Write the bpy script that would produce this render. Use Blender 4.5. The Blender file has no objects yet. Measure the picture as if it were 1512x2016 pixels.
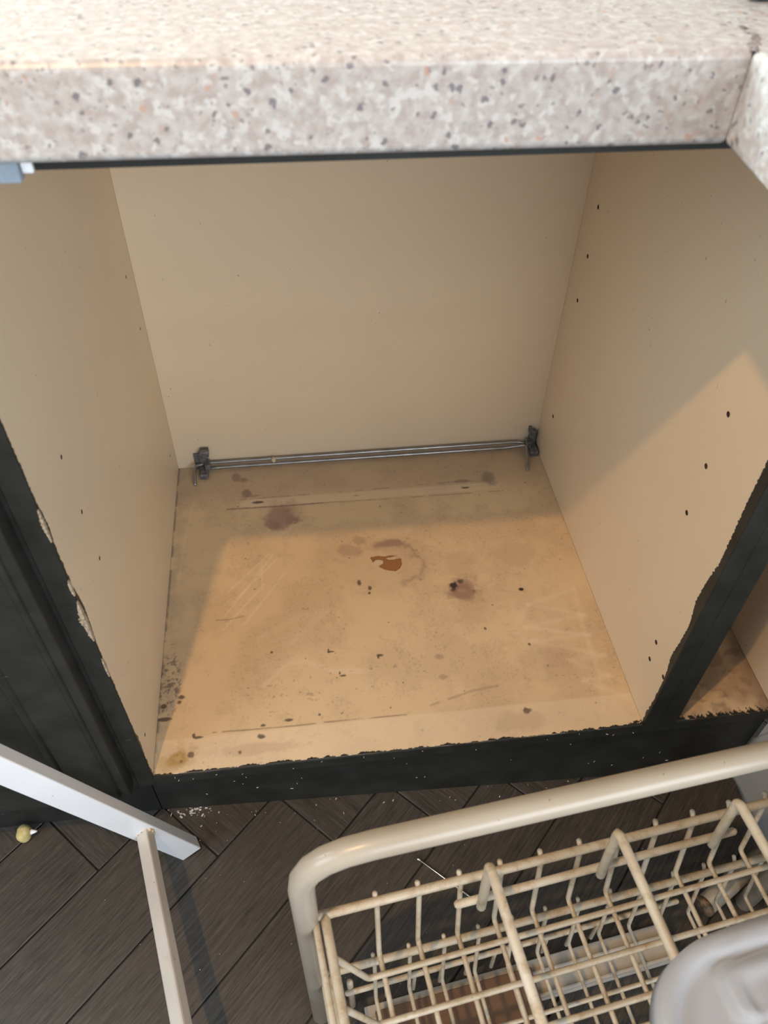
import bpy, bmesh, math, random
import numpy as np
from mathutils import Vector, Matrix, noise as mn

random.seed(7)
rng = np.random.default_rng(7)
S = bpy.context.scene
COL = S.collection

# ------------------------------------------------------------------ camera
# world: x right along the cabinet front, y into the cabinet, z up; z=0 is the cabinet's bottom panel
RIGHT = Vector((0.99226447, -0.12265904, 0.01913081))
UP = Vector((0.07538802, 0.71781192, 0.69214355))
FWD = Vector((0.09862999, 0.68534722, -0.72150628))
cam = bpy.data.cameras.new('camera')
cam.sensor_fit = 'HORIZONTAL'; cam.sensor_width = 36.0
cam.lens = 1545.84 / 1512 * 36
cam.clip_start = 0.02
cam.dof.use_dof = True; cam.dof.focus_distance = 0.92; cam.dof.aperture_fstop = 13
co = bpy.data.objects.new('camera', cam); COL.objects.link(co)
m = Matrix((RIGHT, UP, -FWD)).transposed().to_4x4()
m.translation = Vector((0.1897, -0.4159, 0.8322))
co.matrix_world = m
S.camera = co

# ------------------------------------------------------------------ world and lights
S.view_settings.view_transform = 'Standard'; S.view_settings.look = 'None'
S.view_settings.gamma = 1; S.view_settings.use_curve_mapping = False
S.view_settings.exposure = 0.0
W = bpy.data.worlds.new('world'); S.world = W; W.use_nodes = True
W.node_tree.nodes['Background'].inputs[0].default_value = (0.80, 0.88, 1.0, 1)
W.node_tree.nodes['Background'].inputs[1].default_value = 0.62

def lamp(name, kind, loc, energy, color, target=None, **kw):
    l = bpy.data.lights.new(name, kind); l.energy = energy; l.color = color
    for k, v in kw.items(): setattr(l, k, v)
    o = bpy.data.objects.new(name, l); COL.objects.link(o); o.location = loc
    if target is not None:
        o.rotation_euler = (Vector(target) - Vector(loc)).to_track_quat('-Z', 'Y').to_euler()
    return o
# warm low-hung bulb in front of the worktop: throws the worktop's shadow across the cabinet bottom
lamp('hanging_bulb', 'POINT', (-0.095, -0.437, 1.45), 30, (1.0, 0.60, 0.24), shadow_soft_size=0.013)
# daylight from the window on the left, and from the room behind
lamp('window_daylight', 'AREA', (-1.12, 0.36, 1.04), 50, (0.74, 0.92, 1.0), (0.4, -0.05, 0.72), shape='RECTANGLE', size=0.6, size_y=0.6)
lamp('left_fill', 'AREA', (-1.35, -1.0, 1.3), 20, (0.82, 0.92, 1.0), (0.1, 0.0, 0.5), shape='RECTANGLE', size=0.9, size_y=0.9)  # added fill lamp from the left, brightens the worktop's front face
lamp('room_daylight', 'AREA', (1.15, -2.0, 1.0), 46, (0.86, 0.93, 1.0), (0.0, 0.1, 0.3), shape='RECTANGLE', size=1.5, size_y=1.3)

# ------------------------------------------------------------------ material helpers
def mat(name, color=(.8, .8, .8), rough=.5, metal=0.0, **kw):
    mt = bpy.data.materials.new(name); mt.use_nodes = True
    b = mt.node_tree.nodes['Principled BSDF']
    b.inputs['Base Color'].default_value = (*color, 1)
    b.inputs['Roughness'].default_value = rough
    b.inputs['Metallic'].default_value = metal
    for k, v in kw.items(): b.inputs[k].default_value = v
    return mt
class NT:
    def __init__(s, mt):
        s.t = mt.node_tree; s.b = s.t.nodes['Principled BSDF']
        tc = s.t.nodes.new('ShaderNodeTexCoord'); s.obj = tc.outputs['Object']
    def n(s, typ, **kw):
        nd = s.t.nodes.new(typ)
        for k, v in kw.items():
            if k in ('ins',):
                for a, b in v.items(): 
                    if hasattr(b, 'is_output') or isinstance(b, bpy.types.NodeSocket): s.t.links.new(b, nd.inputs[a])
                    else: nd.inputs[a].default_value = b
            else: setattr(nd, k, v)
        return nd
    def geo(s): return s.n('ShaderNodeNewGeometry').outputs['Position']
    def mapping(s, src, scale=(1, 1, 1), rot=(0, 0, 0), loc=(0, 0, 0)):
        return s.n('ShaderNodeMapping', ins={'Vector': src, 'Scale': scale, 'Rotation': rot, 'Location': loc}).outputs[0]
    def noise(s, src, scale, detail=2, rough=.5, dist=0):
        return s.n('ShaderNodeTexNoise', ins={'Vector': src, 'Scale': scale, 'Detail': detail, 'Roughness': rough, 'Distortion': dist}).outputs['Fac']
    def ramp(s, fac, a, b, ca=(0, 0, 0, 1), cb=(1, 1, 1, 1)):
        r = s.n('ShaderNodeValToRGB', ins={'Fac': fac}); e = r.color_ramp.elements
        e[0].position = a; e[1].position = b; e[0].color = ca; e[1].color = cb
        return r.outputs[0]
    def mix(s, fac, a, b):
        r = s.n('ShaderNodeMix', data_type='RGBA')
        for i, v in ((0, fac), (6, a), (7, b)):
            if isinstance(v, bpy.types.NodeSocket): s.t.links.new(v, r.inputs[i])
            else: r.inputs[i].default_value = v if i == 0 else (*v[:3], 1)
        return r.outputs[2]
    def math(s, op, a, b=0.0, c=0.0):
        r = s.n('ShaderNodeMath', operation=op)
        for i, v in enumerate((a, b, c)):
            if isinstance(v, bpy.types.NodeSocket): s.t.links.new(v, r.inputs[i])
            else: r.inputs[i].default_value = v
        return r.outputs[0]
    def color(s, sock): s.t.links.new(sock, s.b.inputs['Base Color'])
    def rough(s, sock): s.t.links.new(sock, s.b.inputs['Roughness'])
    def bump(s, h, strength=.2, dist=.001):
        r = s.n('ShaderNodeBump', ins={'Height': h, 'Strength': strength, 'Distance': dist})
        s.t.links.new(r.outputs[0], s.b.inputs['Normal'])
    def xyz(s, src):
        r = s.n('ShaderNodeSeparateXYZ', ins={0: src}); return r.outputs

CREAM = (0.69, 0.555, 0.39)
BLACK = (0.0165, 0.017, 0.0135)

def m_granite():
    mt = mat('speckled_laminate', rough=.33); k = NT(mt); p = k.geo()
    base = k.mix(k.ramp(k.noise(p, 170, 3), .38, .62), (.35, .315, .295), (.44, .43, .415))
    base = k.mix(k.ramp(k.noise(k.mapping(p, loc=(3, 1, 2)), 130, 2), .64, .76), base, (.41, .31, .265))
    base = k.mix(k.ramp(k.noise(k.mapping(p, loc=(8, 4, 1)), 200, 2), .54, .66), base, (.50, .505, .495))
    pd = k.n('ShaderNodeVectorMath', operation='ADD', ins={0: p}); 
    nz = k.n('ShaderNodeTexNoise', ins={'Vector': p, 'Scale': 330.0, 'Detail': 3.0})
    sc = k.n('ShaderNodeVectorMath', operation='SCALE', ins={0: nz.outputs['Color'], 'Scale': .0050}); k.t.links.new(sc.outputs[0], pd.inputs[1])
    for scale, thr, r0, col, off in ((250, .83, .46, (.13, .125, .14), 0), (380, .86, .46, (.20, .19, .19), 5), (190, .955, .42, (.42, .28, .22), 9), (230, .92, .45, (.31, .315, .31), 13), (170, .965, .34, (.13, .12, .14), 21)):
        v = k.n('ShaderNodeTexVoronoi', ins={'Vector': k.mapping(pd.outputs[0], loc=(off, off, off)), 'Scale': float(scale)})
        rnd = k.xyz(v.outputs['Color'])[0]
        rnd2 = k.xyz(v.outputs['Color'])[1]
        sel = k.math('GREATER_THAN', rnd, thr)
        rad = k.math('MULTIPLY', k.math('ADD', rnd2, .5), r0 * .75)
        inside = k.math('SMOOTH_MIN', 1.0, k.math('MULTIPLY', k.math('SUBTRACT', rad, v.outputs['Distance']), 9.0), .1)
        inside = k.n('ShaderNodeClamp', ins={0: inside}).outputs[0]
        base = k.mix(k.math('MULTIPLY', sel, k.math('MULTIPLY', inside, .85)), base, col)
    k.color(base)
    return mt

def m_melamine(paint_y=0.0035, side=0):
    """cream board whose front edge carries slopped black paint (ragged line, chips)"""
    mt = mat('cream_melamine', CREAM, .42); k = NT(mt); p = k.geo(); X, Y, Z = k.xyz(p)
    c = k.mix(k.ramp(k.noise(p, 7, 3), .3, .7), tuple(v * .96 for v in CREAM), tuple(min(1, v * 1.04) for v in CREAM))
    c = k.mix(k.ramp(k.noise(k.mapping(p, scale=(1, 1, .4)), 600, 1), .2, .8), c, tuple(v * 1.02 for v in CREAM))
    # small scuffs
    sp = k.ramp(k.noise(k.mapping(p, loc=(side, 2, 1)), 170, 1), .765, .79)
    c = k.mix(k.math('MULTIPLY', sp, .55), c, (.16, .12, .09))
    n1 = k.noise(k.mapping(p, scale=(1, .6, 1), loc=(side * 3, 0, side)), 55, 5, .65)
    n2 = k.noise(k.mapping(p, loc=(side, 0, side * 2)), 9, 2)
    edge = k.math('ADD', k.math('MULTIPLY', k.math('SUBTRACT', n1, .5), .016), k.math('MULTIPLY', k.math('SUBTRACT', n2, .5), .014))
    edge = k.math('ADD', edge, paint_y)
    m1 = k.math('LESS_THAN', Y, k.math('MAXIMUM', edge, .0006))
    c = k.mix(m1, c, BLACK)
    k.color(c)
    return mt

def m_black():
    mt = mat('black_painted_wood', BLACK, .5, **{'Specular IOR Level': .35}); k = NT(mt); p = k.geo()
    c = k.mix(k.ramp(k.noise(p, 30, 4), .3, .7), BLACK, (.030, .031, .027))
    n = k.noise(k.mapping(p, loc=(4, 7, 1)), 210, 3, .6)
    c = k.mix(k.ramp(n, .775, .785), c, (.45, .42, .37))
    n = k.noise(k.mapping(p, scale=(.15, .3, 1)), 420, 2)
    c = k.mix(k.math('MULTIPLY', k.ramp(n, .76, .8), .5), c, (.28, .26, .22))
    k.color(c); k.bump(k.noise(k.mapping(p, scale=(.1, .2, 1)), 500, 2), .25, .0005)
    return mt

def m_plank():
    mt = mat('grey_brown_wood_vinyl', rough=.5, **{'Specular IOR Level': .4}); k = NT(mt); o = k.obj
    rnd = k.n('ShaderNodeObjectInfo').outputs['Random']
    off = k.n('ShaderNodeCombineXYZ', ins={0: k.math('MULTIPLY', rnd, 9.0), 1: k.math('MULTIPLY', rnd, 31.0)}).outputs[0]
    v = k.n('ShaderNodeVectorMath', operation='ADD', ins={0: o, 1: off}).outputs[0]
    g = k.noise(k.mapping(v, scale=(1, 16, 1)), 22, 5, .65, .4)
    fine = k.noise(k.mapping(v, scale=(1, 26, 1)), 60, 3, .6)
    big = k.noise(k.mapping(v, scale=(1, 3, 1)), 5, 2)
    c = k.mix(k.ramp(g, .32, .70), (.030, .026, .022), (.100, .086, .071))
    c = k.mix(k.math('MULTIPLY', k.ramp(fine, .5, .72), .8), c, (.018, .0155, .014))
    c = k.mix(k.math('MULTIPLY', k.ramp(big, .4, .75), .4), c, (.085, .072, .060))
    k.color(c); k.bump(fine, .3, .0006)
    return mt

def m_wire():
    mt = mat('cream_coated_wire', rough=.42); k = NT(mt); p = k.geo()
    c = k.mix(k.ramp(k.noise(p, 30, 3), .3, .7), (.50, .415, .29), (.60, .53, .41))
    c = k.mix(k.math('MULTIPLY', k.ramp(k.noise(k.mapping(p, loc=(2, 2, 2)), 70, 4, .7), .48, .68), .8), c, (.36, .25, .14))
    c = k.mix(k.ramp(k.noise(k.mapping(p, loc=(5, 1, 7)), 330, 2), .74, .78), c, (.16, .08, .04))
    k.color(c); k.bump(k.noise(p, 400, 2), .3, .0005)
    return mt
def m_enamel(name, a, b, grime=.35):
    mt = mat(name, rough=.30); k = NT(mt); p = k.geo()
    c = k.mix(k.ramp(k.noise(p, 12, 3), .3, .7), a, b)
    c = k.mix(k.math('MULTIPLY', k.ramp(k.noise(k.mapping(p, loc=(1, 5, 2)), 40, 4, .7), .6, .8), grime), c, (.42, .33, .22))
    c = k.mix(k.ramp(k.noise(k.mapping(p, loc=(9, 1, 3)), 240, 1), .775, .79), c, (.2, .12, .07))
    k.color(c)
    return mt
def m_rough(name, a, b, scale, rough=.6, metal=0.0, bump=.2, stretch=(1, 1, 1), lo=.3, hi=.7):
    mt = mat(name, rough=rough, metal=metal); k = NT(mt); p = k.mapping(k.geo(), scale=stretch)
    k.color(k.mix(k.ramp(k.noise(p, scale, 4), lo, hi), a, b)); k.bump(k.noise(p, scale * 4, 2), bump, .0005)
    return mt

def m_bottom():
    mt = mat('stained_cream_board', rough=.5); k = NT(mt); p = k.geo()
    a = k.n('ShaderNodeVertexColor', layer_name='stain').outputs[0]
    f = k.ramp(k.noise(k.mapping(p, loc=(3, 3, 0)), 420, 3, .7), .72, .80)
    big = k.ramp(k.noise(p, 11, 3), .45, .75)
    c = k.mix(k.math('MULTIPLY', f, k.math('ADD', k.math('MULTIPLY', big, .5), .15)), a, (.20, .14, .10))
    k.color(c); k.bump(k.noise(p, 300, 3), .15, .0005)
    return mt

GRAN = m_granite(); MEL = m_melamine(.0025, 1); MELR = m_melamine(.0035, 4); PLAIN = m_melamine(-.05, 9)
BLK = m_black(); PLANK = m_plank(); WIRE = m_wire()
TUBE = m_enamel('cream_white_enamel_tube', (.375, .322, .245), (.43, .378, .298))
WHITE = m_enamel('white_enamel', (.83, .84, .86), (.88, .89, .90), .2)
SLAB = m_rough('subfloor', (.018, .016, .015), (.03, .027, .025), 40)
STEEL = m_rough('dull_steel', (.30, .30, .30), (.42, .42, .42), 60, .32, .9)
ZINC = m_rough('grey_zinc_bracket', (.10, .10, .105), (.26, .26, .27), 160, .5, .5)
BRASS = mat('bright_steel', (.75, .70, .60), .22, 1.0)
BROWN = m_rough('brown_chipboard', (.13, .068, .038), (.17, .092, .052), 30, .6, 0, .1, (.2, 1, 1))
PANELW = m_rough('grey_white_board', (.42, .43, .41), (.50, .49, .48), 14, .5)
DIRTYW = m_rough('dirty_white_plastic', (.45, .40, .33), (.58, .53, .46), 35, .5)
RUST = m_rough('rusty_metal', (.10, .045, .02), (.34, .24, .15), 160, .8)
FOAM = m_rough('yellow_foam', (.52, .42, .16), (.66, .56, .26), 260, .9, 0, .6)
WALLP = m_rough('cream_wall_paint', (.62, .60, .54), (.66, .64, .58), 6, .9)
DARKG = m_rough('dark_grey_green_slate', (.04, .05, .045), (.14, .155, .14), 90, .35)
FILL = m_rough('chipped_dark_core', (.06, .05, .05), (.30, .26, .24), 240, .8)

HOLE = m_rough('hole_shade_brown', (.035, .022, .014), (.07, .045, .028), 300, .9)  # board core brown, darkened so the shade inside bored holes is in the colour
CHIP = m_rough('bare_chipped_wood', (.22, .16, .10), (.52, .42, .30), 420, .8, 0, .5)
def m_plastic():
    mt = mat('translucent_white_plastic', (.50, .495, .50), .5, **{'Specular IOR Level': .3}); t = mt.node_tree; b = t.nodes['Principled BSDF']
    b.inputs['Subsurface Weight'].default_value = .25; b.inputs['Subsurface Radius'].default_value = (.01, .01, .01); b.inputs['Subsurface Scale'].default_value = .5
    tl = t.nodes.new('ShaderNodeBsdfTranslucent'); tl.inputs[0].default_value = (.5, .5, .51, 1)
    tr = t.nodes.new('ShaderNodeBsdfTransparent'); tr.inputs[0].default_value = (.92, .92, .93, 1)
    m1 = t.nodes.new('ShaderNodeMixShader'); m1.inputs[0].default_value = .25
    m2 = t.nodes.new('ShaderNodeMixShader'); m2.inputs[0].default_value = .16
    t.links.new(b.outputs[0], m1.inputs[1]); t.links.new(tl.outputs[0], m1.inputs[2])
    t.links.new(m1.outputs[0], m2.inputs[1]); t.links.new(tr.outputs[0], m2.inputs[2])
    t.links.new(m2.outputs[0], t.nodes['Material Output'].inputs[0])
    return mt
PLASTIC = m_plastic()

# ------------------------------------------------------------------ geometry helpers
def thing(name, label, cat, loc=(0, 0, 0), group=None):
    o = bpy.data.objects.new(name, None); COL.objects.link(o); o.location = loc; o.empty_display_size = .02
    o['label'] = label; o['category'] = cat
    if group: o['group'] = group
    bpy.context.view_layer.update()
    return o
def tag(o, label, cat, group=None):
    o['label'] = label; o['category'] = cat
    if group: o['group'] = group
    return o
def obj(name, bm, material, parent=None, smooth=False, kind=None, label=None, shift=None):
    """shift: parent's world location, taken off the vertices so they stay where they were built"""
    me = bpy.data.meshes.new(name)
    if isinstance(bm, tuple): me.from_pydata(*bm)
    else:
        bmesh.ops.recalc_face_normals(bm, faces=bm.faces); bm.to_mesh(me); bm.free()
    me.materials.append(material)
    if smooth: me.shade_smooth()
    o = bpy.data.objects.new(name, me); COL.objects.link(o)
    if parent is not None:
        o.parent = parent
        me.transform(Matrix.Translation(-world_loc(parent)))
    if kind: o['kind'] = kind
    if label: o['label'] = label
    return o
def world_loc(o):
    v = Vector((0, 0, 0))
    while o is not None: v += o.location; o = o.parent
    return v
def box(bm, a, b, bevel=0.0, seg=2, mtx=None):
    c = [(a[i] + b[i]) / 2 for i in range(3)]; s = [abs(b[i] - a[i]) for i in range(3)]
    M = Matrix.Translation(c) @ Matrix.Diagonal((*s, 1))
    if mtx is not None: M = mtx @ M
    r = bmesh.ops.create_cube(bm, size=1, matrix=M)
    if bevel:
        es = list({e for v in r['verts'] for e in v.link_edges})
        bmesh.ops.bevel(bm, geom=es, offset=bevel, segments=seg, affect='EDGES', profile=.5, clamp_overlap=True)
    return bm
def bbox(a, b, bevel=0.0, seg=2): return box(bmesh.new(), a, b, bevel, seg)
def fillet(pts, r, n=5):
    pts = [Vector(p) for p in pts]
    if r <= 0 or len(pts) < 3: return pts
    out = [pts[0]]
    for i in range(1, len(pts) - 1):
        p = pts[i]; a = pts[i - 1] - p; b = pts[i + 1] - p
        rr = min(r, a.length * .48, b.length * .48)
        A = p + a.normalized() * rr; B = p + b.normalized() * rr
        for j in range(n + 1):
            t = j / n
            out.append(A * (1 - t) ** 2 + p * 2 * t * (1 - t) + B * t * t)
    out.append(pts[-1]); return out
def sweep(bm, pts, r, seg=8, round_ends=True, wob=0.0):
    pts = [Vector(p) for p in pts]
    d = [(pts[min(i + 1, len(pts) - 1)] - pts[max(i - 1, 0)]).normalized() for i in range(len(pts))]
    ref = Vector((0, 0, 1)) if abs(d[0].z) < .9 else Vector((1, 0, 0))
    n = (ref - d[0] * ref.dot(d[0])).normalized()
    rings = []
    def ring(c, n, dd, rad):
        b = dd.cross(n)
        return [bm.verts.new(c + (n * math.cos(2 * math.pi * k / seg) + b * math.sin(2 * math.pi * k / seg)) * rad) for k in range(seg)]
    if round_ends: rings.append(ring(pts[0] - d[0] * r * .6, n, d[0], r * .55))
    for i, p in enumerate(pts):
        n = (n - d[i] * n.dot(d[i])).normalized()
        rings.append(ring(p, n, d[i], r))
    if round_ends: rings.append(ring(pts[-1] + d[-1] * r * .6, n, d[-1], r * .55))
    for a, b in zip(rings, rings[1:]):
        for k in range(seg): bm.faces.new((a[k], a[(k + 1) % seg], b[(k + 1) % seg], b[k]))
    bm.faces.new(rings[0]); bm.faces.new(list(reversed(rings[-1])))
    return bm
def wire(name, pts, r, material, parent, rad=0.0, seg=8, label=None, **kw):
    return obj(name, sweep(bmesh.new(), fillet(pts, rad), r, seg, **kw), material, parent, smooth=True, label=label)
def holes(o, cutters):
    """bore round holes: cutters = (centre, axis direction, radius, depth)"""
    bm = bmesh.new()
    for c, ax, r, dep in cutters:
        q = Vector(ax).to_track_quat('Z', 'Y').to_matrix().to_4x4()
        bmesh.ops.create_cone(bm, cap_ends=True, segments=12, radius1=r, radius2=r, depth=dep * 2, matrix=Matrix.Translation(c) @ q)
    me = bpy.data.meshes.new('cut'); bm.to_mesh(me); bm.free()
    c = bpy.data.objects.new('cut', me); COL.objects.link(c)
    c.location = world_loc(o) if o.parent is None else Vector((0, 0, 0))
    md = o.modifiers.new('b', 'BOOLEAN'); md.object = c; md.operation = 'DIFFERENCE'; md.solver = 'EXACT'
    bpy.context.view_layer.update()
    dg = bpy.context.evaluated_depsgraph_get()
    nm = bpy.data.meshes.new_from_object(o.evaluated_get(dg))
    o.modifiers.clear(); o.data = nm
    nm.materials.append(HOLE)
    off = world_loc(o) if o.parent is None else Vector((0, 0, 0))
    for f in nm.polygons:
        for c_, ax, r_, dep in cutters:
            v = f.center - Vector(c_); a_ = Vector(ax)
            if (v - a_ * v.dot(a_)).length < r_ * 1.05 and abs(v.dot(a_)) > .0005: f.material_index = 1
    bpy.data.objects.remove(c); bpy.data.meshes.remove(me)

# ------------------------------------------------------------------ setting: floor, wall
ZF = -0.15
fl = obj('floor', bbox((-1.6, -1.8, ZF - .05), (1.9, .72, ZF - .0035)), SLAB, kind='structure')
wl = obj('wall_back', bbox((-1.6, .62, ZF - .0034), (1.9, .72, 2.35)), WALLP, kind='structure')
# herringbone: +45 degree planks and -45 degree planks, 100 x 600 mm
pw, pl, gap, th = .1, .6, .0009, .0035
pm = bpy.data.meshes.new('plank')
b_ = box(bmesh.new(), (-pl / 2 + gap, -pw / 2 + gap, -th), (pl / 2 - gap, pw / 2 - gap, 0), .0009, 1)
bmesh.ops.recalc_face_normals(b_, faces=b_.faces); b_.to_mesh(pm); b_.free(); pm.materials.append(PLANK)
s2 = math.sqrt(.5)
def plank(u, v, rot):
    x, y = (u - v) * s2, (u + v) * s2
    if not (-.75 < x < 1.35 and -.85 < y < .30): return
    o = bpy.data.objects.new('plank', pm); COL.objects.link(o); o.parent = fl
    o.location = (x, y, ZF + random.uniform(-.0002, .0002)); o.rotation_euler = (0, 0, math.radians(rot))
for j in range(-3, 4):
    for k in range(-14, 15):
        u0 = .0105 + .1 * k + j * pl; v0 = .0365 - .1 * k + j * pl
        plank(u0 - pl / 2, v0 - .05, 45)              # plank along +45, its right end at u0
        plank(u0 + .05, v0 - .1 + pl / 2, 135)        # plank along -45 standing on it
# plinth boards (slightly askew)
def plinth(name, x0, y0, x1, y1):
    bm = bmesh.new()
    P = [(x0, y0), (x1, y1), (x1, y1 + .016), (x0, y0 + .016)]
    lo = [bm.verts.new((x, y, ZF)) for x, y in P]; hi = [bm.verts.new((x, y, -.0185)) for x, y in P]
    bm.faces.new(lo); bm.faces.new(hi)
    for i in range(4): bm.faces.new((lo[i], lo[(i + 1) % 4], hi[(i + 1) % 4], hi[i]))
    return obj(name, bm, BLK, kind='structure')
plinth('baseboard_left', -1.1, .026, -.0192, .029)
plinth('baseboard_front', -.018, .029, .7255, .0015)

# ------------------------------------------------------------------ main cabinet
IW, ID, TOP = .564, .500, .6735
cab = thing('base_cabinet', 'open empty cream-lined base cabinet with black painted front edges and stained bottom', 'cabinet', (IW / 2, 0, -.018))
lp = obj('side_panel', bbox((-.018, 0, -.018), (0, .56, TOP), .0006, 1), MEL, cab)
rp = obj('side_panel', bbox((IW, 0, -.018), (IW + .018, .56, TOP), .0006, 1), MELR, cab)
bp = obj('back_panel', bbox((.0002, ID, -.018), (IW - .0002, ID + .006, TOP)), PLAIN, cab)
R5 = .0029
cutR = [((IW, y, z), (1, 0, 0), R5, .009) for y, z in ((.458, .412), (.457, .349), (.458, .286), (.453, .095), (.081, .400), (.081, .338), (.080, .276), (.040, .110), (.038, .080), (.006, .093))]
cutL = [((0, y, z), (1, 0, 0), R5 * .75, .009) for y, z in ((.506 - .04, .272), (.455, .350), (.463, .060), (.075, .407), (.075, .344), (.076, .282), (.022, .053))]
def rel(cuts, parent): 
    w = world_loc(parent); return [(Vector(c) - w, a, r, d) for c, a, r, d in cuts]
for o, c in ((lp, cutL), (rp, cutR)):
    par = o.parent; o.parent = None
    o.data.transform(Matrix.Translation(world_loc(par)))
    holes(o, c)
    o.data.transform(Matrix.Translation(-world_loc(par))); o.parent = par
# front edge lippings: black painted
def lip(name, x0, x1, z0, z1, parent, y=-.0012):
    """painted edge strip; the inner long edge is ragged"""
    bm = bbox((x0, y, z0), (x1, 0, z1), .0004, 1)
    return obj(name, bm, BLK, parent)
lip('edge_lipping', -.018, 0, -.018, TOP, cab)
lip('edge_lipping', IW, IW + .0190, -.018, TOP, cab)
lip('edge_lipping', 0.0, IW, -.018, -.0012, cab)
# ragged tongues of paint that run over the panels' inner faces
def paint_run(side, x, zs, parent):
    """irregular black coat of paint 0.2 mm thick on an inner face, following (z, width) points"""
    bm = bmesh.new(); t = .0003 * side; prev = None
    zz = np.arange(zs[0][0], zs[-1][0], .0012)
    ww = np.interp(zz, [a for a, b in zs], [b for a, b in zs])
    for z, w_ in zip(zz, ww):
        w_ = max(.0004, w_ + (mn.noise(Vector((x * 7, side, z * 330))) + .5 * mn.noise(Vector((x * 7, side, z * 900)))) * .0016)
        cur = [bm.verts.new((x + t, -.0003, z)), bm.verts.new((x + t, w_, z)), bm.verts.new((x, w_, z)), bm.verts.new((x, -.0003, z))]
        if prev:
            for i in range(4): bm.faces.new((prev[i], prev[(i + 1) % 4], cur[(i + 1) % 4], cur[i]))
        else: bm.faces.new(cur)
        prev = cur
    bm.faces.new(prev)
    return obj('paint_overrun', bm, BLK, parent)
paint_run(-1, IW, [(.0, .001), (.06, .002), (.1, .0035), (.13, .0095), (.16, .007), (.19, .006), (.22, .013), (.25, .012), (.285, .0075), (.36, .011), (.44, .012), (.67, .010)], cab)
paint_run(1, 0, [(.0, .0008), (.10, .001), (.20, .001), (.255, .0012), (.275, .0045), (.30, .007), (.325, .004), (.335, .0014), (.385, .0014), (.40, .005), (.42, .003), (.43, .0012), (.51, .001), (.67, .001)], cab)
def chip_patch(z0, z1, w):
    bm = bmesh.new(); prev = None
    zz = np.linspace(z0, z1, 40)
    for i, z in enumerate(zz):
        ww = w * math.sin(math.pi * i / 39) * (.55 + .9 * abs(mn.noise(Vector((z * 260, 3, 1))))) + .0003
        cur = [bm.verts.new((-ww, -.0015, z)), bm.verts.new((.0004, -.0015, z)), bm.verts.new((.0006, ww * .8, z)), bm.verts.new((.0003, ww * .8, z)), bm.verts.new((.0001, -.0011, z)), bm.verts.new((-ww, -.0011, z))]
        if prev:
            for k in range(6): bm.faces.new((prev[k], prev[(k + 1) % 6], cur[(k + 1) % 6], cur[k]))
        prev = cur
    obj('chipped_edge', bm, CHIP, cab, label='bare wood showing where the black paint is chipped')
chip_patch(.262, .318, .0050); chip_patch(.325, .345, .0020); chip_patch(.390, .425, .0018); chip_patch(.205, .235, .0012)
# front rail under the worktop
obj('front_rail', bbox((.0005, .0005, .6625), (IW - .0005, .018, TOP)), BLK, cab)
obj('rear_rail', bbox((.0005, ID - .018, .6555), (IW - .0005, ID - .0005, TOP)), PLAIN, cab)

# --- stained bottom panel, 1 mm painted grid
def smooth(x): x = np.clip(x, 0, 1); return x * x * (3 - 2 * x)
def vnoise(x, y, s, seed):
    """value noise on arrays"""
    r = np.random.default_rng(seed).random((256, 256))
    X, Y = x * s + 50, y * s + 50; xi = np.floor(X).astype(int); yi = np.floor(Y).astype(int)
    fx = smooth(X - xi); fy = smooth(Y - yi)
    g = lambda i, j: r[i % 256, j % 256]
    return (g(xi, yi) * (1 - fx) + g(xi + 1, yi) * fx) * (1 - fy) + (g(xi, yi + 1) * (1 - fx) + g(xi + 1, yi + 1) * fx) * fy
def fbm(x, y, s, seed, n=4):
    t = 0; a = .5; tot = 0
    for i in range(n): t = t + a * vnoise(x, y, s * 2 ** i, seed + i); tot += a; a *= .55
    return t / tot
def seg_dist(x, y, pts):
    d = np.full_like(x, 9.)
    for (ax, ay), (bx, by) in zip(pts, pts[1:]):
        vx, vy = bx - ax, by - ay; L = vx * vx + vy * vy + 1e-12
        t = np.clip(((x - ax) * vx + (y - ay) * vy) / L, 0, 1)
        d = np.minimum(d, np.hypot(x - ax - t * vx, y - ay - t * vy))
    return d
def in_poly(x, y, P):
    c = np.zeros(x.shape, bool)
    for (ax, ay), (bx, by) in zip(P, P[1:] + P[:1]):
        if ay == by: continue
        k = ((ay > y) != (by > y)) & (x < (bx - ax) * (y - ay) / (by - ay) + ax)
        c ^= k
    return c
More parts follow.
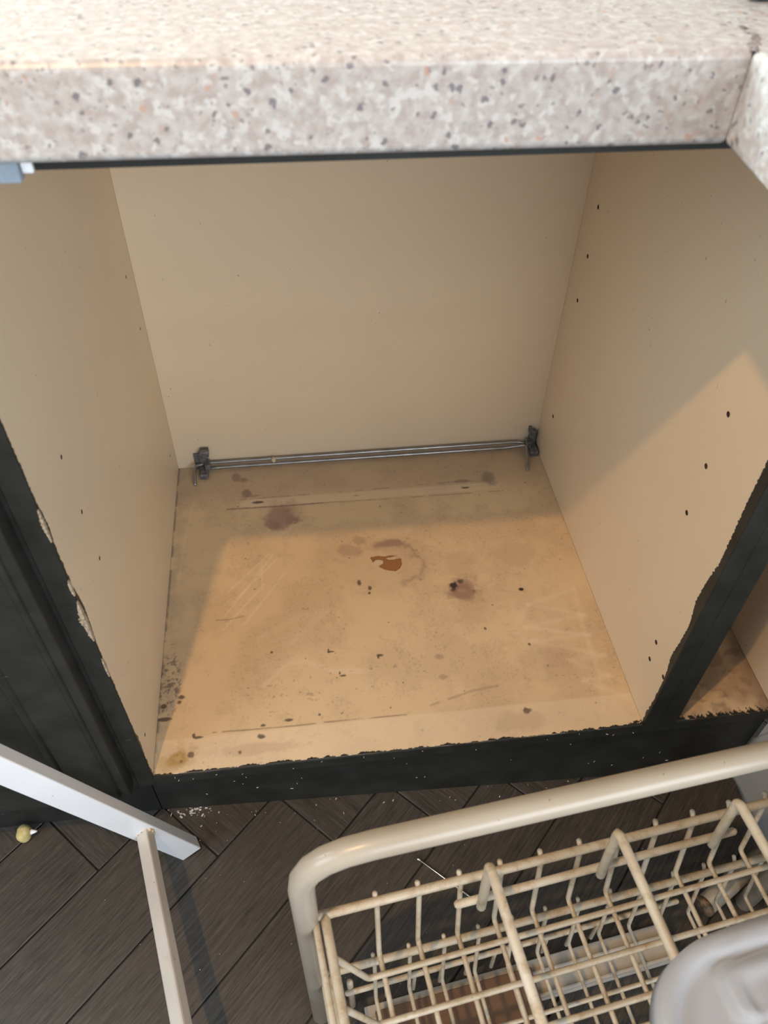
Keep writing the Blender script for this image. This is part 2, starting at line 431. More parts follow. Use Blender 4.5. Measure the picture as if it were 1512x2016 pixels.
def stained_bottom(x0, x1, y0, y1, step, main=True):
    nx = int((x1 - x0) / step) + 1; ny = int((y1 - y0) / step) + 1
    gx, gy = np.meshgrid(np.linspace(x0, x1, nx), np.linspace(y0, y1, ny))
    x, y = gx.ravel(), gy.ravel()
    C = np.tile(np.array(CREAM), (x.size, 1)) * np.array((1.04, .95, .81))
    n1 = fbm(x, y, 18, 1); n2 = fbm(x, y, 70, 5); n3 = fbm(x, y, 200, 9); n0 = fbm(x, y, 6, 21, 3); n4 = fbm(x, y, 420, 41, 3)
    def lay(m, col, a=1.0):
        m = np.clip(m, 0, 1)[:, None] * a
        C[:] = C * (1 - m) + np.array(col) * m
    GR = (.40, .27, .175); DK = (.14, .09, .07); LT = (.84, .69, .48); PUR = (.27, .155, .125)
    lay(smooth((n1 - .42) / .25), GR, .22); lay(smooth((n0 - .5) / .2), GR, .14)
    lay(smooth((.7 * n2 + .3 * n4 - .52) / .22), GR, .22); lay(smooth((n4 - .60) / .2) * smooth((n1 - .4) / .2), (.32, .21, .15), .25)
    if main:
        lay(smooth((y - .39) / .05), (.34, .24, .19), .36)                                   # darker back strip
        lay(smooth((.03 - x) / .03) * smooth((n2 - .25) / .4), (.36, .28, .22), .40)             # grime along the left side
        lay(smooth((.044 - y) / .004), LT, .42)                                              # cleaner strip by the front edge
        st = smooth(1 - np.abs(y - .4125) / .0105) * smooth((x - .08) / .05) * smooth((.50 - x) / .06)
        lay(smooth(st * 3), LT, .38)
    # light wiping smears
    def stroke(pts, w, col, a, soft=.5):
        d = seg_dist(x, y, pts) + (n2 - .5) * w * 1.1
        lay(1 - smooth((d - w * (1 - soft)) / (w * soft * 2)), col, a)
    if main:
        Z = [(.5409, .2045), (.4729, .1861), (.542, .1619), (.4604, .1504), (.5389, .1299), (.4616, .129), (.5487, .0978), (.5019, .0955), (.5456, .0684), (.5122, .0649), (.5549, .0389)]
        for a, b in zip(Z, Z[1:]): stroke([a, b], .0030, LT, .28, .9)
        lay(smooth((x - .45) / .03) * smooth((.215 - y) / .02) * smooth((y - .06) / .02), GR, .12)
        stroke([(.4729, .1861), (.4431, .1483), (.4658, .107), (.4644, .0775)], .004, LT, .22, .9)
        stroke([(.5409, .2045), (.5347, .1383), (.5331, .0698), (.5239, .0218)], .003, LT, .22, .9)
        for s_ in ([(.1345, .3116), (.0794, .2502)], [(.1448, .3011), (.0829, .2286)], [(.1265, .2581), (.0737, .1889)], [(.1543, .2728), (.0995, .1941)], [(.1237, .2942), (.1237, .2497)], [(.14, .31), (.075, .21)]):
            stroke(s_, .0015, LT, .35, .9)
        stroke([(.0253, .4226), (.0177, .3526), (.0118, .2705)], .0018, LT, .2, .9)
        stroke([(.1237, .1012), (.1491, .1272), (.1743, .1318), (.2045, .1137), (.25, .108)], .003, LT, .25, .9)
        stroke([(.16, .16), (.19, .19), (.21, .205), (.17, .20), (.12, .17)], .004, LT, .18, .9)
        # dark scored lines
        def line(pts, w, col, a, cut=.35):
            d = seg_dist(x, y, pts) + (n3 - .5) * w * .9
            lay((1 - smooth((d - w * .5) / w)) * smooth((n2 - cut) / .15 + .3), col, a)
        line([(.0752, .4038), (.1589, .4023), (.2151, .4028)], .0013, PUR, .85, .1)
        line([(.2151, .4028), (.325, .4009), (.488, .4003)], .0009, PUR, .55, .35)
        line([(.0921, .422), (.2663, .4233), (.4227, .4271), (.4697, .4244)], .0010, PUR, .5, .4)
        line([(.0646, .0459), (.111, .0445), (.1637, .0438), (.1933, .0444), (.223, .0443), (.289, .0435)], .0009, DK, .55, .35)
        line([(.2892, .0448), (.373, .0663), (.4051, .0698)], .0016, GR, .6, .4)
        line([(.0553, .2053), (.08, .2042), (.0995, .2078)], .001, DK, .4, .4)
        # blobs: centre, radii, colour, strength, ragged
        def blob(cx, cy, rx, ry, col, a, rag=.6, soft=.38, ns=None):
            nn = (.6 * n2 + .25 * n3 + .15 * n4 + .0) if max(rx, ry) > .008 else (.6 * n3 + .4 * n4)
            q = np.hypot((x - cx) / rx, (y - cy) / ry) + (nn - .5) * rag * 2.2
            lay(1 - smooth((q - 1 + soft) / (soft * 2)), col, a)
        blob(.153, .380, .0225, .020, PUR, .62, .7); blob(.140, .3655, .010, .009, PUR, .65, .5); blob(.168, .372, .008, .008, PUR, .4, .6)
        blob(.153, .384, .030, .026, PUR, .22, 1.0)
        blob(.1033, .4337, .0068, .008, PUR, .75, .6); blob(.112, .428, .014, .003, PUR, .5, .8)
        blob(.088, .4707, .006, .009, PUR, .65, .8); blob(.099, .463, .008, .0045, PUR, .6, .8)
        blob(.1204, .4138, .0080, .0024, (.07, .04, .035), .9, .5); blob(.4325, .4126, .0062, .0018, (.06, .035, .03), .9, .4)
        blob(.2663, .4125, .004, .0014, DK, .5, .7)
        blob(.4727, .4309, .010, .017, (.15, .11, .10), .55, .9)
        blob(.430, .427, .012, .003, DK, .5, 1.0)
        blob(.390, .2182, .0150, .0160, (.30, .165, .105), .85, .5); blob(.390, .2182, .022, .022, PUR, .35, 1.3)
        blob(.391, .219, .006, .004, (.44, .30, .21), .6, .5)
        blob(.3802, .2289, .0052, .005, (.022, .02, .02), .95, .7); blob(.3911, .2347, .0040, .0036, (.03, .026, .024), .9, .7); blob(.3785, .222, .003, .004, (.04, .03, .03), .8, .6); blob(.4055, .216, .0022, .003, DK, .8, .6)
        blob(.3023, .3127, .0205, .0065, PUR, .6, .9); blob(.3023, .309, .03, .012, PUR, .25, 1.1)
        blob(.2474, .3042, .0157, .0114, PUR, .4, .9); blob(.262, .3235, .008, .007, PUR, .4, 1.2)
        # ring around the peeled patch
        q = np.hypot((x - .300) / .047, (y - .274) / .040); lay((1 - smooth(np.abs(q - .95 + (n2 - .5) * .5) / .16)) * smooth((n1 - .3) / .2) * (x > .28), PUR, .42)
        q = np.hypot((x - .300) / .075, (y - .280) / .055); lay(1 - smooth((q + (n1 - .5) - .6) / .5), GR, .18)
        P = [(.2733, .2897), (.2841, .2913), (.295, .2893), (.301, .2908), (.3109, .2892), (.3034, .2874), (.294, .286), (.2986, .2829), (.3085, .2831), (.3156, .2833), (.3164, .274), (.3125, .2662), (.3056, .2616), (.2975, .2634), (.2896, .2669), (.283, .2725), (.2901, .2768), (.2901, .2827), (.2833, .2849), (.2797, .2838), (.2765, .2801)]
        lay(in_poly(x, y, P) * 1.0, (.33, .14, .05), 1.0)
        edge = seg_dist(x, y, P + P[:1]); lay((edge < .0011) * in_poly(x, y, P), (.20, .07, .025), .7)
        blob(.2845, .2795, .0055, .0035, (.66, .53, .38), .7, .3)
        blob(.4697, .2122, .0033, .0026, (.02, .015, .015), 1, .2)
        # mould ring near the front left corner
        blob(.026, .0183, .0105, .0085, (.42, .27, .07), .75, .8); blob(.026, .0183, .016, .014, (.40, .27, .10), .35, 1.7)
        blob(.026, .0185, .004, .004, (.55, .42, .2), .5, .6); blob(.0404, .0210, .0038, .0035, DK, .85, .6); blob(.030, .014, .0016, .0016, DK, .7, .4)
        for a in ((.1196, .0345, .0038, .003), (.0475, .0414, .0052, .0016), (.0425, .044, .0016, .003), (.4325, .0327, .0044, .0038), (.0057, .0862, .0033, .0032), (.0263, .0961, .0042, .0026), (.024, .090, .0024, .0024), (.0069, .0687, .0081, .0022), (.2679, .1289, .0040, .0018), (.2655, .1275, .0015, .0035), (.2078, .1409, .0038, .0013), (.2045, .143, .0012, .003), (.134, .1483, .0017, .0018), (.22, .1047, .0037, .0016), (.216, .109, .0012, .0022), (.4076, .1546, .0018, .0022), (.4585, .1246, .0016, .0020), (.152, .052, .005, .0018), (.122, .0485, .003, .002), (.1875, .055, .0018, .0016), (.095, .0175, .0018, .0020), (.2655, .2282, .0018, .0024), (.267, .2359, .0024, .0034), (.2537, .2469, .0028, .0048)):
            blob(*a, (.07, .04, .03), .85, .7)
        blob(.4345, .0335, .0045, .0025, (.25, .13, .09), .7, .5)
        for a in ((.3415, .1185, .0057, .0038), (.3415, .089, .0055, .0036)): blob(*a, PUR, .45, .5)
        for a in ((.4737, .2753, .0287, .0192), (.3946, .2605, .0211, .0232), (.40, .19, .03, .03), (.48, .10, .03, .02), (.42, .02, .03, .012), (.115, .02, .05, .006)): blob(*a, GR, .30, 1.2)
        q = np.hypot((x - .010) / .014, (y - .115) / .045); lay(smooth((.5 * n3 + .5 * n4 - .50) / .08) * smooth((1.25 - q) / .5), DK, .7)
        lay(smooth((n3 - .70) / .06) * smooth(1.2 - np.hypot((x - .19) / .14, (y - .085) / .06)), DK, .35)
        lay(smooth((n3 - .76) / .05) * smooth((n1 - .5) / .1), DK, .35)
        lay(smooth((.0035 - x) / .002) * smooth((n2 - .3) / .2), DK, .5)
        r2 = np.random.default_rng(3)
        for i in range(110):
            cx, cy = r2.uniform(.01, .555), r2.uniform(.01, .49); rr = r2.uniform(.0004, .0011) * (1.0 if r2.random() < .8 else 1.6)
            s_ = (np.abs(x - cx) < rr * 2) & (np.abs(y - cy) < rr * 2)
            q = np.hypot((x[s_] - cx) / rr, (y[s_] - cy) / (rr * r2.uniform(.5, 1.2))); mm = (np.clip(1.4 - q, 0, 1) * r2.uniform(.4, .95))[:, None]
            C[s_] = C[s_] * (1 - mm) + np.array((.10, .06, .05)) * mm
        # black paint tongues along the front edge
        fe = .0012 + (fbm(x, y * .2, 160, 31) - .5) * .006 + smooth((x - .545) / .012) * .004 * (fbm(x, y, 500, 77) > .45)
        lay((y < fe) * 1.0, BLACK, 1.0)
    else:
        lay(smooth((n1 - .35) / .25), (.30, .20, .15), .5); lay(smooth((n2 - .55) / .1), PUR, .4); lay(smooth((x - .700) / .026), DK, .45)
        fe = .0035 + (fbm(x * 1.0 + y * .8, y * .25, 420, 31) - .5) * .022
        lay((y < fe) * 1.0, BLACK, 1.0)
    idx = np.arange(nx * ny).reshape(ny, nx)
    q = np.stack([idx[:-1, :-1], idx[:-1, 1:], idx[1:, 1:], idx[1:, :-1]], -1).reshape(-1, 4)
    z0, z1 = -.018, -.0002
    nt = nx * ny
    bot = np.array([(x0, y0, z0), (x1, y0, z0), (x1, y1, z0), (x0, y1, z0)])
    z = np.full(x.size, 0.0) - (0.0003 * in_poly(x, y, P) if main else 0)
    V = np.vstack([np.stack([x, y, z], -1), bot])
    me = bpy.data.meshes.new('bottom_panel')
    me.vertices.add(len(V)); me.vertices.foreach_set('co', V.ravel())
    sides = [[nt, nt + 1] + list(idx[0, ::-1]), [nt + 1, nt + 2] + list(idx[::-1, -1]), [nt + 2, nt + 3] + list(idx[-1, :]), [nt + 3, nt] + list(idx[:, 0]), [nt + 3, nt + 2, nt + 1, nt]]
    loops = np.concatenate([q.ravel()] + [np.array(s) for s in sides])
    sizes = np.concatenate([np.full(len(q), 4), [len(s) for s in sides]]); starts = np.concatenate([[0], np.cumsum(sizes)[:-1]])
    me.loops.add(len(loops)); me.loops.foreach_set('vertex_index', loops.astype(np.int32))
    me.polygons.add(len(sizes)); me.polygons.foreach_set('loop_start', starts.astype(np.int32))
    me.update(calc_edges=True)
    ca = me.color_attributes.new('stain', 'FLOAT_COLOR', 'POINT')
    full = np.ones((len(V), 4)); full[:nt, :3] = C; full[nt:, :3] = CREAM
    ca.data.foreach_set('color', full.ravel())
    return me
BOT = m_bottom()
def add_bottom(me, parent):
    me.materials.append(BOT); o = bpy.data.objects.new('bottom_panel', me); COL.objects.link(o); o.parent = parent
    me.transform(Matrix.Translation(-world_loc(parent))); return o
add_bottom(stained_bottom(.0001, IW - .0001, .0, ID - .0001, .00085), cab)

# ------------------------------------------------------------------ right neighbour cabinet
cab2 = thing('base_cabinet', 'narrow open cabinet right of the black divider, dull stained bottom', 'cabinet', (.654, 0, -.018))
X0, X1 = IW + .0184, .726
obj('side_panel', bbox((X0, 0, -.018), (X0 + .0215, .56, TOP), .0006, 1), MELR, cab2)
obj('side_panel', bbox((X1, .0, -.018), (X1 + .018, .56, TOP), .0006, 1), m_melamine(.003, 11), cab2)
obj('back_panel', bbox((X0 + .0217, ID, -.018), (X1 - .0002, ID + .006, TOP)), PLAIN, cab2)
lip('edge_lipping', IW + .0192, X0 + .0225, -.018, TOP, cab2)
lip('edge_lipping', X0 + .0226, X1 + .018, -.018, -.0012, cab2)
lip('edge_lipping', X1, X1 + .018, -.0011, TOP, cab2)
add_bottom(stained_bottom(X0 + .0217, X1 - .0002, .0, ID - .0001, .0014, False), cab2)

# ------------------------------------------------------------------ left neighbour cabinet with its closed door
cab3 = thing('base_cabinet', 'black painted cabinet left of the open one, its framed door closed', 'cabinet', (-.32, 0, -.018))
obj('carcass', bbox((-.618, .0005, -.018), (-.0186, .56, TOP), .001, 1), BLK, cab3)
dx1, dx0, dz0, dz1 = -.0215, -.612, -.006, .655
dr = bmesh.new()
fw = .062
box(dr, (dx1 - fw, -.020, dz0), (dx1, -.0005, dz1), .002, 2)
box(dr, (dx0, -.020, dz0), (dx0 + fw, -.0005, dz1), .002, 2)
box(dr, (dx0 + fw, -.020, dz0), (dx1 - fw, -.0005, dz0 + fw), .002, 2)
box(dr, (dx0 + fw, -.020, dz1 - fw), (dx1 - fw, -.0005, dz1), .002, 2)
dro = obj('door', dr, BLK, cab3)
obj('door_panel', bbox((dx0 + fw, -.010, dz0 + fw), (dx1 - fw, -.003, dz1 - fw), .0005, 1), BLK, dro)
bd = bmesh.new()
for r_ in ((dx1 - .012, -.0225), (dx1 - fw + .006, -.0215)):
    sweep(bd, [(r_[0], r_[1] + .0032, dz0 + .012), (r_[0], r_[1] + .0032, dz1 - .012)], .0034, 8)
obj('bead', bd, BLK, dro, True)

# ------------------------------------------------------------------ worktops
def profile_top(name, pts_xy, z0, z1, r, label, cat, front_edges):
    pass
def worktop(name, label, poly, z0=.6742, z1=.7182, r=.004):
    bm = bmesh.new()
    lo = [bm.verts.new((x, y, z0)) for x, y in poly]; hi = [bm.verts.new((x, y, z1)) for x, y in poly]
    bm.faces.new(list(reversed(lo))); top = bm.faces.new(hi)
    n = len(poly)
    for i in range(n): bm.faces.new((lo[i], lo[(i + 1) % n], hi[(i + 1) % n], hi[i]))
    es = [e for e in bm.edges if all(abs(v.co.z - z1) < 1e-6 for v in e.verts) or all(abs(v.co.z - z0) < 1e-6 for v in e.verts)]
    bmesh.ops.bevel(bm, geom=es, offset=r, segments=4, affect='EDGES', profile=.5)
    o = obj(name, bm, GRAN, smooth=False)
    return tag(o, label, 'worktop')
worktop('worktop', 'pale speckled stone-look worktop over the open cabinet', [(-.90, -.018), (.4176, -.0240), (.4290, -.0085), (.4385, .030), (.4450, .066), (.60, .40), (.60, .6195), (-.90, .6195)])
worktop('worktop', 'pale speckled worktop return running forward at the right, glaring white', [(.4179, -.0241), (.417, -.075), (.415, -.50), (1.10, -.50), (1.10, .6195), (.6004, .6195), (.6004, .40), (.4454, .066), (.4389, .030), (.4294, -.0086)])
jc = bmesh.new()
for i in range(16):
    t = i / 15; y = -.022 + .034 * t + random.uniform(-.002, .002); x = .4185 + .0095 * min(1, t * 1.7) + random.uniform(-.0018, .0018)
    s = random.uniform(.0012, .0028)
    bmesh.ops.create_icosphere(jc, subdivisions=1, radius=s, matrix=Matrix.Translation((x, y, .7182)) @ Matrix.Diagonal((1, 1.3, .3, 1)))
tag(obj('joint_filler', jc, FILL), 'dark crumbling filler at the worktop corner joint', 'filler')
dk = bmesh.new()
box(dk, (.452, .056, .7186), (.80, .42, .728), .004, 3)
tag(obj('hob_edge', dk, DARKG), 'dark grey-green slab lying on the worktop at the top right corner', 'hob')
sup = bbox((1.02, -.48, ZF), (1.06, .0, .6738), .002, 1)
tag(obj('support_panel', sup, PANELW), 'support panel under the far end of the worktop return', 'panel')

# bracket under worktop, top left
br = thing('corner_bracket', 'small white and blue-grey bracket tucked under the worktop at far left', 'bracket', (.05, -.008, .6738))
obj('plate', bbox((.012, -.013, .6655), (.052, -.0095, .6738), .0008, 2), WHITE, br)
obj('catch_block', bbox((.0530, -.0150, .6625), (.0640, -.0040, .6738), .001, 2), m_rough('blue_grey_plastic', (.22, .27, .32), (.30, .35, .40), 80, .4), br)
obj('plate', bbox((.0645, -.012, .6660), (.0700, -.0085, .6738), .0008, 2), WHITE, br)

# ------------------------------------------------------------------ rods and brackets at the cabinet's back
rod = thing('wire_hinge_rods', 'two dull steel rods with brackets along the cabinet back wall', 'rods', (.29, .49, 0))
wire('rod', [(.0275, .4580, .0027), (.0270, .4860, .0150), (.047, .4945, .0125), (.5300, .4945, .0125), (.5500, .4900, .010)], .0025, STEEL, rod, .008)
wire('rod', [(.045, .4880, .0060), (.066, .4895, .0060), (.515, .4895, .0060), (.5340, .4880, .0095), (.5440, .4840, .0130), (.5362, .4400, .0027)], .0025, STEEL, rod, .006)
def bracket(x, sx):
    b = bmesh.new()
    box(b, (x - .005, .4915, .0003), (x + .006, .4995, .034), .0015, 2)
    box(b, (x - .006, .4700, .0003), (x + .007, .4925, .010), .0018, 2)
    box(b, (min(x, x - .013 * sx), .4950, .0004), (min(max(x, x - .013 * sx), .5632), .4990, .030), .0012, 2)
    box(b, (x - .002, .4860, .030), (x + .009 * sx + .002, .4990, .041), .0015, 2)
    box(b, (x + .003 * sx, .4800, .0095), (x + .011 * sx, .4950, .020), .0014, 2)
    o = obj('bracket', b, ZINC, rod)
    sc = bmesh.new(); bmesh.ops.create_cone(sc, cap_ends=True, segments=10, radius1=.0032, radius2=.0022, depth=.003, matrix=Matrix.Translation((x, .4905, .024)) @ Matrix.Rotation(math.radians(90), 4, 'X'))
    obj('screw_head', sc, STEEL, o)
bracket(.040, 1); bracket(.5540, -1)
cr = bmesh.new()
bmesh.ops.create_icosphere(cr, subdivisions=2, radius=.0045, matrix=Matrix.Translation((.1465, .4885, .0150)) @ Matrix.Diagonal((.8, 1.2, .8, 1)))
for v in cr.verts: v.co += Vector((1, 1, 1)) * mn.noise(v.co * 500) * .0012
tag(obj('crumb', cr, m_rough('cream_putty', (.55, .46, .30), (.66, .57, .40), 300)), 'cream crumb of putty stuck on the rear steel rods', 'crumb')

# ------------------------------------------------------------------ pull-out wire basket frame
YAW = math.radians(7); UX = Vector((math.cos(YAW), math.sin(YAW), 0)); WX = Vector((math.sin(YAW), -math.cos(YAW), 0)); O_ = Vector((.166, -.217, 0))
def B(u, w, z): return O_ + UX * u + WX * w + Vector((0, 0, z))
fr = thing('pull_out_basket', 'cream-white tubular pull-out frame with two tiers of rusty wire baskets', 'basket', B(.27, .15, ZF))
UW = .505; BZ = .29; rt = .0098
wire('tube_frame', [B(0, 0, ZF + .002), B(0, 0, BZ), B(UW, .008, BZ), B(UW, .008, ZF + .002)], rt, TUBE, fr, .052, 20)
WF = .40
wire('tube_frame', [B(0.0, WF, ZF + .002), B(0.0, WF, .05), B(UW, WF, .05), B(UW, WF, ZF + .002)], rt, TUBE, fr, .05, 14)
def tier(zt, top):
    # rims and side rails
    wire('rim_wire', [B(-.006, -.003, zt - .006), B(.004, .0, zt), B(UW, .003, zt)], .0038, WIRE, fr, .004, 10)
    wire('rim_wire', [B(.0, WF, zt), B(UW, WF, zt)], .0036, WIRE, fr, 0, 8)
    wire('side_rail', [B(.0145, -.001, zt), B(.0145, WF, zt)], .0040, WIRE, fr, 0, 10)
    wire('side_strip', [B(.0065, -.012, zt + .001), B(.0065, WF, zt)], .0027, WIRE, fr, 0, 8)
    wire('side_rail', [B(UW - .02, 0, zt), B(UW - .02, WF, zt)], .0040, WIRE, fr, 0, 8)
    zb = zt - .087
    n = 14
    for i in range(n):
        u = .0210 + .0351 * i
        if i == 0: continue
        bend = .013 + random.uniform(-.002, .003)
        wire('basket_wire', [B(u, -.0055, zt + .0025), B(u + .0005, .0, zt - .004), B(u, bend, zb + random.uniform(0, .003)), B(u + random.uniform(-.001, .001), .20, zb), B(u, WF - .015, zb), B(u, WF, zt)], .0023 if top else .0021, WIRE, fr, .004, 8)
    for j, w_ in enumerate(((.0315, .0655, .0995, .1335, .1675, .21, .26, .31, .36) if top else (.0655, .0995, .1335, .1675, .21, .26, .31, .36))):
        wire('cross_wire', [B(.0155, w_, zt), B(.0425, w_ + .0015, zb + .0055), B(UW - .04, w_, zb + .0050), B(UW - .018, w_, zt)], .0026 if top else .0023, WIRE, fr, .005, 8)
tier(.17, True)
tier(.0, False)
# divider: rear wire with hooks and long arms
wire('divider_wire', [B(.1195, .0146, .159), B(.3700, .0146, .159)], .0034, WIRE, fr, 0, 10)
for u in (.1387, .2435, .3474, .4515):
    wire('divider_arm', [B(u, .0195, .155), B(u + .0005, .0135, .229), B(u, .10, .230), B(u, WF - .02, .230), B(u, WF, .175)], .0040, WIRE, fr, .006, 10)
# third, lowest rear rail with pegs
wire('peg_rail', [B(.028, .002, -.083), B(.40, .002, -.083)], .0030, WIRE, fr, 0, 8)
for i in range(9):
    u = .0700 + .0293 * i
    wire('peg', [B(u - .012, .002, -.083), B(u, .003, -.083), B(u, .005, -.122 - random.uniform(0, .004))], .0022, WIRE, fr, .004, 8)
wire('post', [B(.0325, -.004, -.068), B(.034, .0, ZF + .002)], .0034, WIRE, fr, 0, 8)
# diagonal foot tube with rusty open end
wire('foot_tube', [B(.5450, -.030, -.128), B(.4500, .004, -.128)], .0115, TUBE, fr, 0, 16, round_ends=False)
wire('tube_end', [B(.4500, .004, -.128), B(.4455, .0055, -.128)], .0120, RUST, fr, 0, 16, label='rusty tube end', round_ends=False)
# boards on the floor under the basket
def slab_uw(bm, u0, u1, w0, w1, z0, z1, bev=.001):
    M = Matrix.Translation(O_) @ Matrix.Rotation(YAW, 4, 'Z')
    return box(bm, (u0, -w1, z0), (u1, -w0, z1), bev, 2, M)
rl = thing('runner_board', 'dirty white runner board on the floor under the wire basket', 'board', B(.2, .025, ZF))
obj('board', slab_uw(bmesh.new(), .045, .40, .006, .0455, ZF + .0006, ZF + .008), DIRTYW, rl)
gr = bmesh.new(); slab_uw(gr, .05, .395, .018, .0215, ZF + .0082, ZF + .0125); slab_uw(gr, .05, .395, .0395, .043, ZF + .0082, ZF + .0115)
obj('rib', gr, DIRTYW, rl)
bo = thing('brown_board', 'brown chipboard sheet lying under the left part of the wire basket', 'board', B(.15, .15, ZF))
obj('sheet', slab_uw(bmesh.new(), .055, .230, .0150, .30, ZF + .0128, ZF + .0215, .0008), BROWN, bo)

# ------------------------------------------------------------------ plastic tub lid at the bottom right
def lid():
    t = thing('plastic_lid', 'cloudy white plastic tub lid resting on the wire basket at bottom right', 'lid', B(.40, .24, .234))
    cx, cy, hx, hy = .370, .244, .172, .148
    nu, nv = 110, 100; bm = bmesh.new(); grid = []
    def sd(u, w, hx, hy, r):
        qx, qy = abs(u) - hx + r, abs(w) - hy + r
        return math.hypot(max(qx, 0), max(qy, 0)) + min(max(qx, qy), 0) - r
    def ss(x): x = max(0, min(1, x)); return x * x * (3 - 2 * x)
    for j in range(nv):
        row = []
        for i in range(nu):
            a = (i / (nu - 1) * 2 - 1); b = (j / (nv - 1) * 2 - 1)
            # square grid squeezed to a rounded rectangle
            n4 = (abs(a) ** 5 + abs(b) ** 5) ** (1 / 5) if (a or b) else 1
            mx = max(abs(a), abs(b)) or 1
            s = mx / n4 if n4 else 1
            u, w = a * s * hx, b * s * hy
            d = -sd(u, w, hx, hy, .062)
            z = .012 + .009 * ss((d - .0) / .006) - .010 * ss((d - .014) / .006)
            z += .008 * ss((.0 - sd(u + .085, w + .109, .030, .020, .014)) / .006)          # raised square pad
            z -= .003 * ss((.0 - sd(u + .082, w + .105, .020, .013, .009)) / .005)
            z += .005 * ss((.0 - (abs(math.hypot(u + .02, (w + .0) * 1.1) - .118) - .004)) / .004)
            z += .006 * ss((.0 - sd(u - .05, w - .02, .05, .06, .02)) / .01)
            z += .0016 * mn.noise(Vector((u * 18, w * 18, 3)))
            row.append(bm.verts.new(B(cx + u, cy + w, .234 + z)))
        grid.append(row)
    for j in range(nv - 1):
        for i in range(nu - 1): bm.faces.new((grid[j][i], grid[j][i + 1], grid[j + 1][i + 1], grid[j + 1][i]))
    rimv = [grid[0][i] for i in range(nu)] + [grid[j][-1] for j in range(1, nv)] + [grid[-1][i] for i in range(nu - 2, -1, -1)] + [grid[j][0] for j in range(nv - 2, 0, -1)]
    sk = [bm.verts.new(Vector((v.co.x, v.co.y, .2345)) ) for v in rimv]
    for i in range(len(rimv)):
        k = (i + 1) % len(rimv); bm.faces.new((rimv[i], rimv[k], sk[k], sk[i]))
    o = obj('lid_top', bm, PLASTIC, t, True)
    md = o.modifiers.new('thick', 'SOLIDIFY'); md.thickness = .0012; md.offset = -1
lid()

# ------------------------------------------------------------------ white frame leaning at the left
fr2 = thing('metal_frame', 'white rectangular metal bar frame leaning by the closed black door', 'frame', (.03, -.03, ZF))
def prism(P0, P1, va, vb, bev=.0012):
    """box beam from P0 to P1 with cross-section edges va, vb"""
    bm = bmesh.new()
    q0 = [P0, P0 + va, P0 + va + vb, P0 + vb]; q1 = [p + (P1 - P0) for p in q0]
    v0 = [bm.verts.new(p) for p in q0]; v1 = [bm.verts.new(p) for p in q1]
    bm.faces.new(v0); bm.faces.new(list(reversed(v1)))
    for i in range(4): bm.faces.new((v0[i], v1[i], v1[(i + 1) % 4], v0[(i + 1) % 4]))
    bmesh.ops.bevel(bm, geom=list(bm.edges), offset=bev, segments=2, affect='EDGES', profile=.5)
    return bm
PR = Vector((.0328, -.0289, -.1414)); PL = Vector((-.0788, -.0747, .2137)); bd_ = (PR - PL).normalized()
VA = Vector((-.02233, -.00916, -.00822)); VB = Vector((-.00626, .01527, 0))
obj('bar', prism(PL - bd_ * .32, PR, VA, VB), WHITE, fr2)
T0 = Vector((-.0118, -.0472, -.0383)); T1 = Vector((.0440, -.2410, .0)); td = (T1 - T0).normalized(); T1 = T0 + td * .34
sx = td.cross(Vector((0, 0, 1))).normalized() * .0145; sz = sx.cross(td).normalized() * .0145
rot = Matrix.Rotation(math.radians(28), 3, td); sx = rot @ sx; sz = rot @ sz
obj('cross_tube', prism(T0 - sx / 2 - sz / 2, T1 - sx / 2 - sz / 2, sx, sz, .0022), m_enamel('cream_square_tube', (.52, .48, .42), (.62, .58, .52), .5), fr2)
obj('bar', prism(PL - bd_ * .32 + td * .335, PR + td * .335 , VA, VB), WHITE, fr2)
wd = bmesh.new()
for i in range(11):
    a = i / 11 * 2 * math.pi
    bmesh.ops.create_icosphere(wd, subdivisions=1, radius=random.uniform(.0018, .0030), matrix=Matrix.Translation(T0 + td * .0005 + sx * .58 * math.cos(a) + sz * .58 * math.sin(a)))
obj('weld', wd, m_rough('yellowed_weld', (.50, .38, .22), (.66, .55, .38), 200), fr2, True)

# ------------------------------------------------------------------ small things on the floor
nl = thing('screw', 'thin bright steel screw lying on the dark floor under the basket', 'screw', (.327, -.1005, ZF))
a0, a1 = Vector((.294, -.070, ZF + .0022)), Vector((.360, -.131, ZF + .0018)); ad = (a1 - a0).normalized()
wire('shank', [a0, a1], .0012, BRASS, nl)
wire('head', [a0 - ad * .0015, a0 + ad * .001], .0024, BRASS, nl)
hx_ = bmesh.new(); N = 300; L = (a1 - a0).length; s_ = ad.cross(Vector((0, 0, 1))).normalized(); t_ = s_.cross(ad)
sweep(hx_, [a0 + ad * (L * .42 + L * .56 * i / N) + (s_ * math.cos(i * .5) + t_ * math.sin(i * .5)) * .00125 for i in range(N)], .00045, 4)
obj('thread', hx_, BRASS, nl)

fp = thing('foam_plug', 'small yellow foam plug with a pale tip on the floor by the left plinth', 'plug', (-.186, .012, ZF))
pb = bmesh.new(); bmesh.ops.create_icosphere(pb, subdivisions=3, radius=.0108, matrix=Matrix.Translation((-.1815, .0135, ZF + .0108)) @ Matrix.Diagonal((.85, 1.0, 1.0, 1)))
for v in pb.verts: v.co += (v.co - Vector((-.1815, .0135, ZF + .0108))) * mn.noise(v.co * 120) * .18
obj('plug', pb, FOAM, fp, True)
tb = bmesh.new(); bmesh.ops.create_cone(tb, cap_ends=True, segments=12, radius1=.0036, radius2=.001, depth=.007, matrix=Matrix.Translation((-.169, .0135, ZF + .0125)) @ Matrix.Rotation(math.radians(90), 4, 'Y'))
obj('tip', tb, WHITE, fp, True)

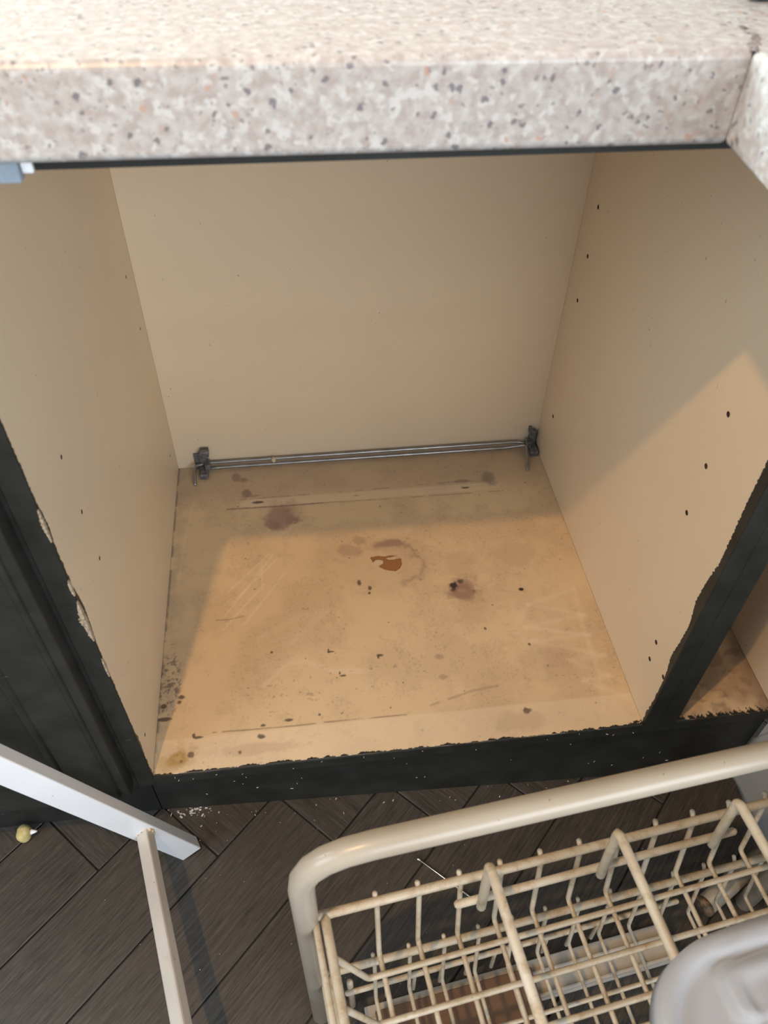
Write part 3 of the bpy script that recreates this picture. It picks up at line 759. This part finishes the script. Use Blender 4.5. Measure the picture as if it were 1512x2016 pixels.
# crumpled grey-white sheet standing against the return unit
ws = bmesh.new(); rows = []
for j in range(22):
    r = []
    for i in range(50):
        f, g = i / 49, j / 21
        y = -.003 - f * .42; ztop = -.062 + min(f * 1.1, .30) + .006 * mn.noise(Vector((f * 30, 1, 0)))
        z = ZF + .0004 + (ztop - ZF) * g
        x = .7245 - .0015 * abs(mn.noise(Vector((y * 40, z * 25, 5)))) - .0012 * (j == 0) * abs(mn.noise(Vector((y * 300, 2, 5)))) * 3
        r.append(ws.verts.new((x, y, z)))
    rows.append(r)
for j in range(21):
    for i in range(49): ws.faces.new((rows[j][i], rows[j][i + 1], rows[j + 1][i + 1], rows[j + 1][i]))
wso = obj('board_offcut', ws, PANELW, smooth=True); tag(wso, 'grey-white ragged sheet standing at the far right beyond the basket tube', 'sheet')
md = wso.modifiers.new('t', 'SOLIDIFY'); md.thickness = .0012; md.offset = -1
ru = obj('end_panel', bbox((.7275, -.47, ZF), (.744, -.003, .6738)), PANELW)
tag(ru, 'grey-white end panel of the return unit behind the ragged sheet', 'panel')

# paint and wood flecks lying on the ledge and on the floor by the plinth
fk = bmesh.new()
def fleck(x, y, z, s, up=True):
    r = Matrix.Rotation(random.uniform(0, 6.28), 4, 'Z') @ Matrix.Rotation(random.uniform(-.3, .3) + (0 if up else 1.57), 4, 'X')
    bmesh.ops.create_cube(fk, size=1, matrix=Matrix.Translation((x, y, z)) @ r @ Matrix.Diagonal((s, s * random.uniform(.2, .6), .0005, 1)))
for i in range(34):
    x = random.gauss(.017, .013); yp = .029 - (x + .018) * .037
    fleck(x, yp - abs(random.gauss(.003, .005)) - .001, ZF + .0006, random.uniform(.0010, .0040))
for i in range(34):
    x = random.uniform(.0, .7); fleck(x, .029 - (x + .018) * .037 - random.uniform(.002, .03), ZF + .0006, random.uniform(.0008, .0026))
for i in range(40): fleck(random.uniform(-.1, .6), random.uniform(-.25, 0), ZF + .0006, random.uniform(.0005, .0013))
fo = obj('paint_flecks', fk, m_rough('pale_flecks', (.50, .46, .40), (.72, .70, .66), 200)); fo['kind'] = 'stuff'
tag(fo, 'pale paint and wood flecks scattered along the foot of the black plinth', 'flecks')
st = bmesh.new(); fk = st
for i in range(16):
    x = random.uniform(.02, .56); fleck(x, -.0018, random.uniform(-.017, -.004), random.uniform(.0008, .003), False)
for i in range(26):
    x = random.uniform(.02, .66); fleck(x, .029 - (x + .018) * .037 - .0002, random.uniform(-.13, -.03), random.uniform(.0008, .0035), False)
so = obj('paint_chips', st, m_rough('chips', (.50, .46, .40), (.72, .70, .66), 200)); so['kind'] = 'stuff'
tag(so, 'pale chips and scratches on the black painted front edge and plinth', 'chips')
